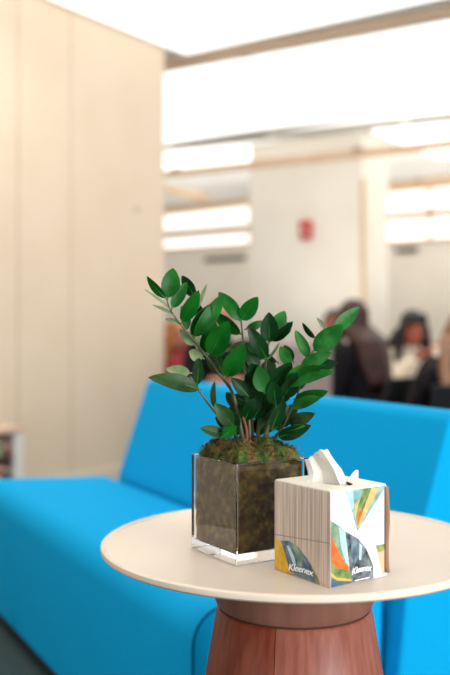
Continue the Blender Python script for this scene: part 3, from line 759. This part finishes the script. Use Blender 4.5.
PEOPLE = [
 ('person with long dark brown hair in black clothes turned away, just behind the bench', 357, 5.3, (-.75, .66), 301, 'black_cloth', 'black_cloth', 'hair_brown', 'skin', 'long', dict(lean=.06, yaw=-.1, arms='lap')),
 ('person with black fringe and long hair in a cream top facing the camera', 411, 6.1, (.1, -1), 313, 'cream_cloth', 'denim', 'hair_black', 'skin_warm', 'fringe', dict(lean=.12, arms='up', tilt=.12)),
 ('person with light brown hair in a dark striped coat at the right edge', 464, 4.7, (.1, 1), 316, 'stripe_coat', 'black_cloth', 'hair_tan', 'skin', 'long', dict(lean=.12, arms='table')),
 ('person with short dark hair half hidden behind the long haired person in black', 336, 6.6, (-.5, -1), 311, 'black_cloth', 'denim', 'hair_black', 'skin_warm', 'short', dict(lean=.1, arms='lap')),
 ('person with ginger hair in dark clothes seen through the plant leaves', 222, 5.9, (.1, -1), 298, 'black_cloth', 'black_cloth', 'hair_ginger', 'skin', 'short', dict(lean=.12, arms='table')),
 ('person with ginger hair in a red top beside the far end of the cream wall', 172, 7.4, (.7, -.7), 324, 'red_cloth', 'denim', 'hair_ginger', 'skin', 'long', dict(lean=.1, arms='lap')),
]
CH = [('black chair under the person with long dark brown hair', 'black_plastic'), ('orange chair under the person in the cream top', 'orange_plastic'), ('black chair under the person in the striped coat', 'black_plastic'),
      ('black chair under the person with short dark hair', 'black_plastic'), ('black chair under the ginger person in dark clothes', 'black_plastic'), ('navy chair under the ginger person in the red top', 'navy_cloth')]
for (lb, px, Y, fw, ty, sh, tr, ha, sk, stl, kw), (cl, cm) in zip(PEOPLE, CH):
    g0 = ground(px, Y); fwd = nrm(*fw); lean = kw.get('lean', .1)
    base = V((g0.x-fwd.x*lean, g0.y-fwd.y*lean))
    person(lb, base, fwd, topz(ty, Y), sh, tr, ha, sk, stl, **kw)
    if cm == 'orange_plastic': cpos = base-fwd*.03+V((.13, .0)); chair(cl, cpos, nrm(-.1, -1), cm, 'white_metal', None, .5, .90)
    else: chair(cl, base-fwd*.03, fwd, cm, 'black_plastic', None, .44, .74)
# grey-mauve armchair seen between the leaves
q = ground(294, 4.75)
t = thing('armchair', 'mauve grey upholstered armchair just behind the bench beyond the plant', 'armchair', q, rz=.15)
bm = bmesh.new(); box(bm, (0, .05, .30), (.5, .46, .2)); obj('seat', bm, 'mauve', t, bevel=.03)
bm = bmesh.new(); box(bm, (0, -.22, .60), (.27, .10, .68), Matrix.Rotation(.06, 3, 'X')); obj('backrest', bm, 'mauve', t, bevel=.03)
for sx in (-1, 1):
    bm = bmesh.new(); box(bm, (sx*.27, .02, .40), (.08, .5, .4)); obj('armrest', bm, 'mauve', t, bevel=.03)
    for sy in (-.18, .22):
        bm = bmesh.new(); tube(bm, [(sx*.24, sy, .21), (sx*.26, sy, 0)], .018, 8); obj('leg', bm, 'black_plastic', t)
# low cafe table with a paper cup between the people
q = ground(396, 5.72); CT = .67
t = thing('cafe_table', 'small round cream cafe table between the seated people', 'table', q)
bm = bmesh.new(); lathe(bm, [(0, CT), (.22, CT), (.225, CT-.006), (.225, CT-.02), (.21, CT-.025), (0, CT-.025)], 48); obj('table_top', bm, 'cream_cloth', t, smooth=40)
bm = bmesh.new(); lathe(bm, [(0, CT-.025), (.03, CT-.025), (.03, .03), (0, .03)], 24); obj('column', bm, 'white_metal', t, smooth=40)
bm = bmesh.new(); lathe(bm, [(0, .03), (.05, .03), (.18, .012), (.18, 0), (0, 0)], 40); obj('base', bm, 'white_metal', t, smooth=40)
c = P(385, 362, 5.66)
t = thing('paper_cup', 'tall white paper cup on the cafe table beside the person in black', 'cup', V((c.x, c.y, CT)))
bm = bmesh.new(); lathe(bm, [(0, 0), (.030, 0), (.042, .15), (.038, .15), (.028, .008), (0, .008)], 32); obj('cup_body', bm, 'cup', t, smooth=40)
bm = bmesh.new(); lathe(bm, [(0, .158), (.036, .162), (.040, .158), (.045, .152), (.045, .146), (.0415, .146)], 32); obj('lid', bm, 'cup', t, smooth=40)

# ------------------------------------------------------------------ light
w = bpy.data.worlds.new('world'); S.world = w; w.use_nodes = True
bg = w.node_tree.nodes['Background']; bg.inputs['Color'].default_value = (1, .985, .96, 1); bg.inputs['Strength'].default_value = .78
def area(name, loc, rot, sx, sy, e, c=(1,1,1)):
    l = bpy.data.lights.new(name, 'AREA'); l.shape = 'RECTANGLE'; l.size = sx; l.size_y = sy; l.energy = e; l.color = c
    o = bpy.data.objects.new(name, l); COL.objects.link(o); o.location = loc; o.rotation_euler = rot; return o
area('ceiling_lamp', (-.2, .5, 2.96), (0,0,0), 1.2, 1.2, 23, (1,.96,.9))
area('ceiling_lamp', (-1.4, 3.0, 2.96), (0,0,0), 1.2, .6, 12, (1,.93,.84))
area('wall_washer', (-.80, 4.62, 2.93), (math.radians(-20), 0, 0), .3, .3, 6, (1,.86,.7))
area('window_and_fill', (2.3, -.8, 1.05), (math.radians(86), 0, math.radians(46)), 1.4, 1.2, 100, (.96,.98,1))
area('window_and_fill', (-3.0, -.8, 1.3), (math.radians(86), 0, math.radians(-42)), 1.5, 1.3, 14, (.96,.98,1))  # added fill from the left for the bench front, no window known here
area('added_uplight', (-.6, 11.6, 1.1), (PI, 0, RZ), 5, .6, 48, (1,.95,.87))  # these upward fills are added to brighten the far room, without fixtures
area('added_uplight', (3.4, 9.4, 1.1), (PI, 0, RZ), 4, .6, 36, (1,.97,.92))
area('added_uplight', (1.9, 7.6, .95), (PI, 0, RZ), 4, .6, 22, (1,.97,.92))

S.view_settings.view_transform = 'Standard'; S.view_settings.look = 'None'; S.view_settings.gamma = 1; S.view_settings.use_curve_mapping = False
S.view_settings.exposure = 0.1
